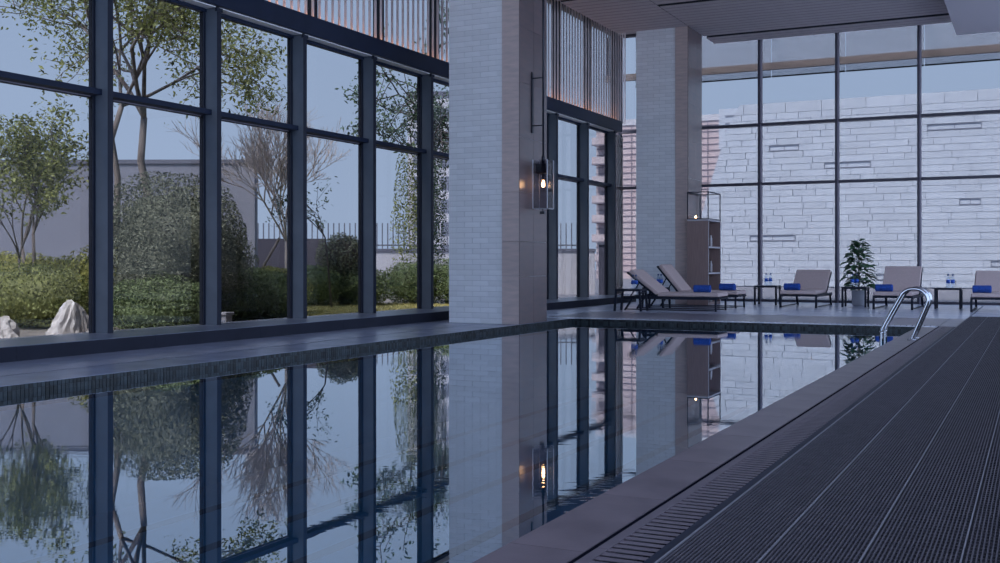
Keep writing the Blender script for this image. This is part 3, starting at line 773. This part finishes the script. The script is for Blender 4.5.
def tree(name, loc, trunks, levels, m_bark, m_leaf, label, seed, n_per_tip=14, lsize=0.06, spread=0.25, child=(3, 4), shrink=0.72,
         ang=(18, 45), up=0.25, cat='tree', group=None, thin=0.62, sides=6):
    """trunks = list of (polyline points, base radius, first branch length)"""
    rr = random.Random(seed)
    T = tag(empty(name, loc), label, cat, group)
    tips = []; br = MB()
    def grow(p, d, ln, r, lv):
        n_ = 3; pts = [p]; q = p; dd = d.copy()
        for i in range(n_):
            dd = (dd+rvec(rr)*0.16+Vector((0, 0, up*0.12))).normalized(); q = q+dd*ln/n_; pts.append(q)
        br.tube(pts, [r*(1-0.38*i/n_) for i in range(n_+1)], sides if lv == levels else 4, False)
        if lv <= 2: tips.append((pts[2], dd, ln))
        if lv == 0:
            tips.append((q, dd, ln)); return
        for k in range(rr.randint(*child)):
            ax = rvec(rr); ax = (ax-dd*ax.dot(dd)).normalized()
            nd = Matrix.Rotation(R(rr.uniform(*ang)), 3, ax) @ dd
            nd = (nd+Vector((0, 0, up))).normalized()
            start = pts[-1] if k < 2 else pts[2]
            grow(start, nd, ln*shrink*rr.uniform(.75, 1.2), r*thin, lv-1)
    for pts, r, ln in trunks:
        pv = [Vector(p) for p in pts]
        MB().tube(pv, [r*(1-.35*i/(len(pv)-1)) for i in range(len(pv))], 8).build('trunk', m_bark, T)
        d = (pv[-1]-pv[-2]).normalized()
        for k in range(rr.randint(*child)+1):
            ax = rvec(rr); ax = (ax-d*ax.dot(d)).normalized()
            nd = (Matrix.Rotation(R(rr.uniform(*ang)), 3, ax) @ d+Vector((0, 0, up))).normalized()
            grow(pv[-1], nd, ln*rr.uniform(.8, 1.15), r*.5, levels)
    br.build('branches', m_bark, T)
    if m_leaf and n_per_tip:
        fo = MB()
        for p, d, ln in tips:
            for _ in range(n_per_tip):
                c = p+rvec(rr)*spread*rr.random()**.6
                add_leaf(fo, c, Vector((0, 0, 1))+rvec(rr)*1.1, lsize*rr.uniform(.6, 1.25), rr)
        tag(fo.build('foliage', m_leaf, T), kind='stuff')
    return T

G0 = -0.02
# bushes along the garden windows
bush('round_bush', (-12.95, 13.85, G0), 1.12, 1.0, 2.2, 13000, 0.042, 'leaf_grey', 'big round clipped bush, taller than the hedge, in front of the twin trunks', 11)
bush('low_bush', (-12.3, 12.85, G0), 0.85, 0.55, 0.78, 4600, 0.04, 'leaf_mid', 'low green bush at the foot of the big round bush', 12)
bush('low_bush', (-12.55, 14.55, G0), 0.55, 0.6, 0.9, 3000, 0.04, 'leaf_mid', 'small dark green bush at the side of the big round bush', 22)
hg = 'yellow-green bush in the low hedge behind the pale rocks'
bush('hedge_bush', (-16.2, 12.6, G0), 1.0, 0.9, 1.25, 4200, 0.045, 'leaf_yellow', hg, 13, 'hedge bushes behind the rocks')
bush('hedge_bush', (-15.0, 13.3, G0), 0.95, 0.95, 1.15, 4600, 0.045, 'leaf_yellow', hg, 14, 'hedge bushes behind the rocks')
bush('hedge_bush', (-14.1, 13.7, G0), 0.75, 0.8, 1.25, 3600, 0.045, 'leaf_yellow', hg, 15, 'hedge bushes behind the rocks')
bush('hedge_bush', (-14.2, 12.2, G0), 1.0, 0.7, 0.95, 4200, 0.04, 'leaf_yellow2', 'green low bush directly behind the pale rocks', 16)
bush('spreading_bush', (-12.95, 15.9, G0), 0.75, 0.8, 0.92, 4000, 0.045, 'leaf_mid', 'spreading dark green bush beside the small garden lantern', 17)
bush('spreading_bush', (-13.6, 17.4, G0), 0.55, 0.6, 0.85, 2600, 0.045, 'leaf_yellow', 'yellowish low bush under the bare tree', 18)
bush('spreading_bush', (-13.3, 16.6, G0), 0.5, 0.5, 0.72, 2200, 0.045, 'leaf_mid', 'little green bush between the garden lantern and the bare tree', 28)
bush('tall_shrub', (-14.9, 17.2, G0), 0.75, 0.7, 1.75, 3200, 0.045, 'leaf_grey', 'loose brownish shrub beside the bare tree', 19)
bush('ball_bush', (-14.95, 21.8, G0), 0.58, 0.58, 1.72, 3000, 0.045, 'leaf_grey', 'ball-shaped olive bush standing above a green hedge', 20, lift=0.55, sq=2.0)
bush('hedge_bush', (-15.3, 21.0, G0), 0.7, 0.55, 0.92, 3000, 0.045, 'leaf_mid', 'green hedge bush at the foot of the ball-shaped bush', 21, 'hedge bushes behind the lawn')
bush('hedge_bush', (-14.6, 21.9, G0), 0.7, 0.55, 0.9, 3000, 0.045, 'leaf_mid', 'green hedge bush at the foot of the ball-shaped bush', 23, 'hedge bushes behind the lawn')
bush('hedge_bush', (-13.9, 23.3, G0), 0.7, 0.6, 1.0, 3000, 0.045, 'leaf_mid', 'green hedge bush under the ivy-clad tree trunk', 24)
bush('hedge_bush', (-12.8, 23.6, G0), 0.6, 0.6, 1.1, 2600, 0.045, 'leaf_mid', 'bright green hedge bush next to the white brick pillar outside the glass', 25)
# trees
tree('young_tree', (-14.95, 12.65, G0), [([(0, 0, 0), (-.06, .02, .7), (-.2, .05, 1.3)], .04, .75), ([(.05, .05, 0), (.12, .03, .8), (.1, .02, 1.5)], .038, .75), ([(-.05, 0, 0), (.02, -.15, .6), (.15, -.3, 1.1)], .03, .65)],
     3, 'bark_grey', 'leaf_olive', 'airy young tree with several thin stems rising from the yellow-green hedge', 31, 16, .045, .26, (2, 3), .70, (18, 42), .10)
tree('tall_tree', (-14.65, 15.05, G0), [([(0, 0, 0), (.05, .0, 1.5), (-.02, .0, 2.3), (-.16, -.02, 2.9), (-.10, 0, 3.7)], .09, 1.7)],
     4, 'bark_grey', 'leaf_olive', 'tall tree with crooked thick pale trunk behind the round bush', 32, 16, .05, .40, (3, 3), .70, (28, 60), .06)
tree('tall_tree', (-15.15, 14.75, G0), [([(0, 0, 0), (.02, .0, 1.6), (.03, .02, 2.6), (-.1, 0, 3.3), (.1, .05, 3.9)], .07, 1.6)],
     4, 'bark_grey', 'leaf_olive', 'tall tree with thinner straight trunk beside the crooked one', 33, 13, .05, .40, (3, 3), .70, (28, 60), .08)
tree('bare_tree', (-14.85, 19.4, G0), [([(0, 0, 0), (.02, 0, .8), (0, 0, 1.5)], .05, .92)],
     5, 'twig_grey', None, 'bare tree with fan of thin leafless twigs behind the glass', 34, 0, .05, .2, (3, 4), .75, (13, 40), .15, thin=.70)
tag(MB().tube([(-15.6, 18.7, G0), (-14.95, 19.3, 1.55)], .03, 8).build('support_pole', 'bark_grey'), 'slanting wooden pole propping up the bare tree', 'pole')
tree('small_tree', (-14.2, 20.2, G0), [([(0, 0, 0), (-.1, 0, 1.0), (-.25, .1, 1.6)], .025, .6)],
     2, 'bark_dark', 'leaf_dark', 'sparse small tree with few dark leaves between bare tree and ball bush', 35, 7, .05, .22, (2, 3), .8, (20, 55), .12)
tree('ivy_tree', (-13.6, 23.5, G0), [([(0, 0, 0), (.03, 0, 2.2), (.0, 0, 3.4)], .07, .75)],
     3, 'bark_dark', 'leaf_dark', 'narrow tree wrapped in small dark leaves left of the white brick pillar', 36, 14, .05, .30, (2, 3), .72, (20, 50), .15)
bush('ivy_shrub', (-13.75, 23.9, G0), .30, .30, 4.9, 2600, .055, 'leaf_dark', 'column of small-leaved ivy standing at the narrow tree', 37, lift=0.4, loose=.35, core_in=False)
bush('ivy_shrub', (-14.45, 24.3, G0), .55, .5, 4.2, 2400, .055, 'leaf_olive', 'pale green upright shrub behind the ivy column', 38, lift=0.5, loose=.35, core_in=False)
tree('spreading_tree', (-14.1, 26.3, G0), [([(0, 0, 0), (.05, 0, 2.0), (-.05, .05, 4.2)], .11, 1.7)],
     3, 'bark_dark', 'leaf_dark', 'spreading tree mostly hidden by the white brick pillar, branches showing at its sides', 39, 9, .075, .34, (3, 3), .72, (35, 75), .02)

def rock(loc, sx_, sy_, sz_, seed, label):
    rr = random.Random(seed); bm = bmesh.new(); bmesh.ops.create_icosphere(bm, subdivisions=4, radius=1.0)
    pl = [(rvec(rr), rr.uniform(.62, .9)) for _ in range(16)]
    for v in bm.verts:
        d = v.co.normalized(); r = 1.0
        for q, k in pl:
            c = q.dot(d)
            if c > 0.01: r = min(r, k/c)
        z = d.z*r
        t_ = 1-0.28*max(0, z); g_ = 1+0.10*math.sin(9*math.atan2(d.y, d.x)+3*z)+0.06*math.sin(21*math.atan2(d.y, d.x)-5*z)
        v.co = Vector((d.x*r*sx_*t_*g_+0.12*sx_*z, d.y*r*sy_*t_*g_, max(-.2, z)*sz_+rr.uniform(-.01, .01)))
    me = bpy.data.meshes.new('rock'); bm.to_mesh(me); bm.free(); me.materials.append(M['rock'])
    o = bpy.data.objects.new('garden_rock', me); C.objects.link(o); o.location = loc
    return tag(o, label, 'rock')
rock((-11.55, 10.5, 0.0), .34, .33, .58, 3, 'tall pointed pale rock standing on the sand outside the window')
rock((-11.55, 9.3, 0.0), .34, .32, .38, 8, 'lower rounded pale rock beside the pointed one')
gl = tag(empty('garden_lantern', (-11.05, 12.95, G0)), 'small grey garden lantern with a flat cap just outside the glass', 'lantern')
MB().box(-.07, .07, -.07, .07, 0, .23).build('body', 'lantern_grey', gl, .008)
MB().box(-.095, .095, -.095, .095, .231, .275).build('cap', 'lantern_grey', gl, .01)
for a in (-1, 1): MB().box(-.05, .05, a*.0705-.004, a*.0705+.004, .05, .16).build('pane', 'pane_far', gl)

# garden walls
def wall(name, p, q, h, th, m, label, cap=True, cat='wall', z0=GZ):
    p = Vector((*p, 0)); q = Vector((*q, 0)); d = q-p
    o = tag(empty(name, (p.x, p.y, z0), math.atan2(d.y, d.x)), label, cat)
    box(0, d.length, 0, th, 0, h).build('wall_body', m, o)
    if cap: box(-.03, d.length+.03, -.04, th+.04, h+.001, h+.10).build('coping', 'wall_cap', o)
    return o
wall('garden_wall', (-30, 15.4), (-17.3, 21.35), 3.55, .3, 'wall_garden', 'tall grey rendered garden wall behind the trees')
wall('garden_wall', (-18.9, 23.1), (-17.1, 23.95), 1.75, .3, 'wall_dark', 'low dark wall behind the bare tree', False)
fw = wall('fence_wall', (-25.5, 29.9), (-13.9, 35.6), 1.5, .3, 'tower_pale', 'pale wall carrying the picket railing behind the garden', True)
fe = tag(empty('railing', (-25.5, 29.9, 1.5), math.atan2(5.7, 11.6)), 'row of upright grey pickets on top of the far garden wall', 'railing')
pk = MB().box(-.02, .02, -.02, .02, 0, .9).mesh('picket', 'fence_metal')
for i in range(66): inst(pk, 'picket', fe, (.15+i*.19, .15, 0.002))
box(0, 12.7, .185, .21, .10, .15).build('bottom_rail', 'fence_metal', fe)
pr = tag(empty('gate_pier', (-13.1, 34.9, GZ), .4), 'dark gate pier at the end of the far railing', 'pier')
box(-.35, .35, -.3, .3, 0, 1.72).build('pier_body', 'wall_dark', pr); box(-.4, .4, -.35, .35, 1.721, 1.8).build('pier_cap', 'wall_cap', pr)
yb = tag(MB().lathe([(.06, 0), (.06, .62), (.05, .68), (.02, .72)], 12).build('yellow_bollard', 'yellow'), 'short yellow bollard in front of the far garden wall', 'bollard')
yb.location = (-13.6, 31.4, GZ)

# ------------------------------------------------------------------ stone-clad building behind the back glazing
FY = 50.0
fc = tag(empty('stone_building', (-7, FY, GZ)), 'large pale stone-clad building with sloping edge behind the back glazing', 'building')
def xl(z): return -15.2+z*(2.24/7.23) if z < 7.23 else -12.96+(z-7.23)*0.56
TOPZ = 8.30; XR = 8.0
o7 = Vector((-7, FY, GZ))
out = [(xl(0)-o7.x, 0), (XR-o7.x, 0), (XR-o7.x, TOPZ-GZ), (xl(TOPZ)-o7.x, TOPZ-GZ), (xl(7.23)-o7.x, 7.23-GZ)]
MB().poly_prism(out, 0.06, 6.0).build('wall_core', 'facade_joint', fc)
slots = [(-11.02, -9.67, 6.05, 6.39), (-8.57, -6.57, 5.10, 5.44), (-4.27, -2.11, 6.69, 7.05), (-11.9, -9.82, 1.95, 2.26), (-3.0, -2.15, 3.50, 3.80), (-1.77, -.6, .98, 1.25), (-6.36, -5.7, .33, .58)]
rr = random.Random(21); rest = MB(); RH = 0.292; nrow = 28; cnt = 0
def snap(t0, t1):
    r_ = round(((t0+t1)/2-GZ-0.05)/RH-0.5); return GZ+0.05+r_*RH, GZ+0.05+(r_+1)*RH-0.016
slots = [(a, b, *snap(c, d)) for a, b, c, d in slots]
for r in range(nrow):
    z0 = GZ+0.05+r*RH; z1 = z0+RH-0.016
    if r == nrow-1: z1 = TOPZ
    x = xl((z0+z1)/2) - rr.uniform(0, 0.9)
    while x < XR:
        ln = rr.choice((0.7, 1.0, 1.3, 1.6, 1.9))
        a, b = x, x+ln-0.021; x += ln
        segs = [(a, b)]
        for (s0, s1, t0, t1) in slots:
            if t0 < z1-.03 and t1 > z0+.03:
                ns = []
                for (p, q) in segs:
                    if q <= s0 or p >= s1: ns.append((p, q)); continue
                    if p < s0: ns.append((p, s0))
                    if q > s1: ns.append((s1, q))
                segs = ns
        for (a, b) in segs:
            la_, lb_ = max(a, xl(z0)), max(a, xl(z1))
            if b-max(la_, lb_) < 0.08: continue
            pr_ = rr.uniform(0, .008)
            pts = [(la_-o7.x, z0-GZ), (b-o7.x, z0-GZ), (b-o7.x, z1-GZ), (lb_-o7.x, z1-GZ)]
            if a < -1.0 and cnt < 300:
                MB().poly_prism(pts, -pr_, 0.058).build('stone_panel', 'facade_stone', fc); cnt += 1
            else: rest.poly_prism(pts, -pr_, 0.058)
tag(rest.build('stone_panels_rest', 'facade_stone', fc), kind='stuff')
for (s0, s1, t0, t1) in slots:
    wn = empty('slot_window', (0, 0, 0)); wn.parent = fc
    a, b, c_, d_ = s0-o7.x, s1-o7.x, t0-GZ, t1-GZ
    wn2 = wn
    box(a+.01, b-.01, -.02, .03, c_, c_+.05).build('sill', 'slot_dark', wn)
    box(a+.01, b-.01, -.01, .03, d_-.025, d_).build('head', 'slot_dark', wn)
    for e in (a+.01, (a+b)/2, b-.035): box(e, e+.025, -.01, .03, c_+.051, d_-.026).build('jamb', 'slot_dark', wn)
    box(a+.02, b-.02, .031, .056, c_+.03, d_-.02).build('pane', 'facade_stone', wn)
sh = empty('stair_head', (0, 0, 0)); sh.parent = fc
box(-13.55-o7.x, -12.5-o7.x, .8, 3.0, 6.5, 8.38).build('block', 'facade_stone', sh)
for z in (7.3, 7.65, 8.0): box(-13.25-o7.x, -12.8-o7.x, .77, .799, z, z+.07).build('slit', 'slot_dark', sh)

# pink tiled tower further behind
tw = tag(empty('tiled_tower', (-24, 72, GZ)), 'pinkish tiled tower block with dark floor lines left of the stone building', 'building')
box(-4.0, 8.0, 0, 8, 0, 10.7).build('wall_body', 'tower_pink', tw)
for k in range(24):
    z = .5+k*.43
    box(-4.02, 8.02, -.05, -.001, z, z+.045).build('floor_line', 'tower_line', tw)
for x in (-3.0, -1.4, .6, 2.3, 4.0, 6.0): box(x, x+.07, -.06, -.001, 0, 10.6).build('vertical_joint', 'tower_line', tw)
box(-4.05, 8.05, -.08, 8.05, 10.701, 11.1).build('parapet', 'tower_pale', tw)
for k in range(7):
    b_ = box(-3.95, -2.9, -1.0, -.061, 1.2+k*1.35, 1.28+k*1.35).build('balcony', 'tower_line', tw)
    box(-3.95, -2.9, -1.0, -.96, 1.28+k*1.35, 1.75+k*1.35).build('balcony_front', 'tower_pink', b_)
for k in range(7):
    for x in (-3.7, 6.4):
        w_ = box(x, x+.6, -.04, -.001, 1.5+k*1.29, 2.2+k*1.29).build('window', 'pane_dim', tw)
ap = tag(empty('apartment_block', (-45, 79, GZ), .4), 'pale far apartment block behind the narrow trees', 'building')
box(-2.4, 2.6, 0, 8, 0, 15).build('wall_body', 'tower_pale', ap)
for k in range(7):
    for j in range(4): box(-1.9+j*1.15, -1.2+j*1.15, -.04, -.001, 1.5+k*1.9, 2.6+k*1.9).build('window', 'pane_far', ap)
box(-2.5, 2.7, -.1, 8.1, 15.001, 15.4).build('roof_edge', 'wall_cap', ap)
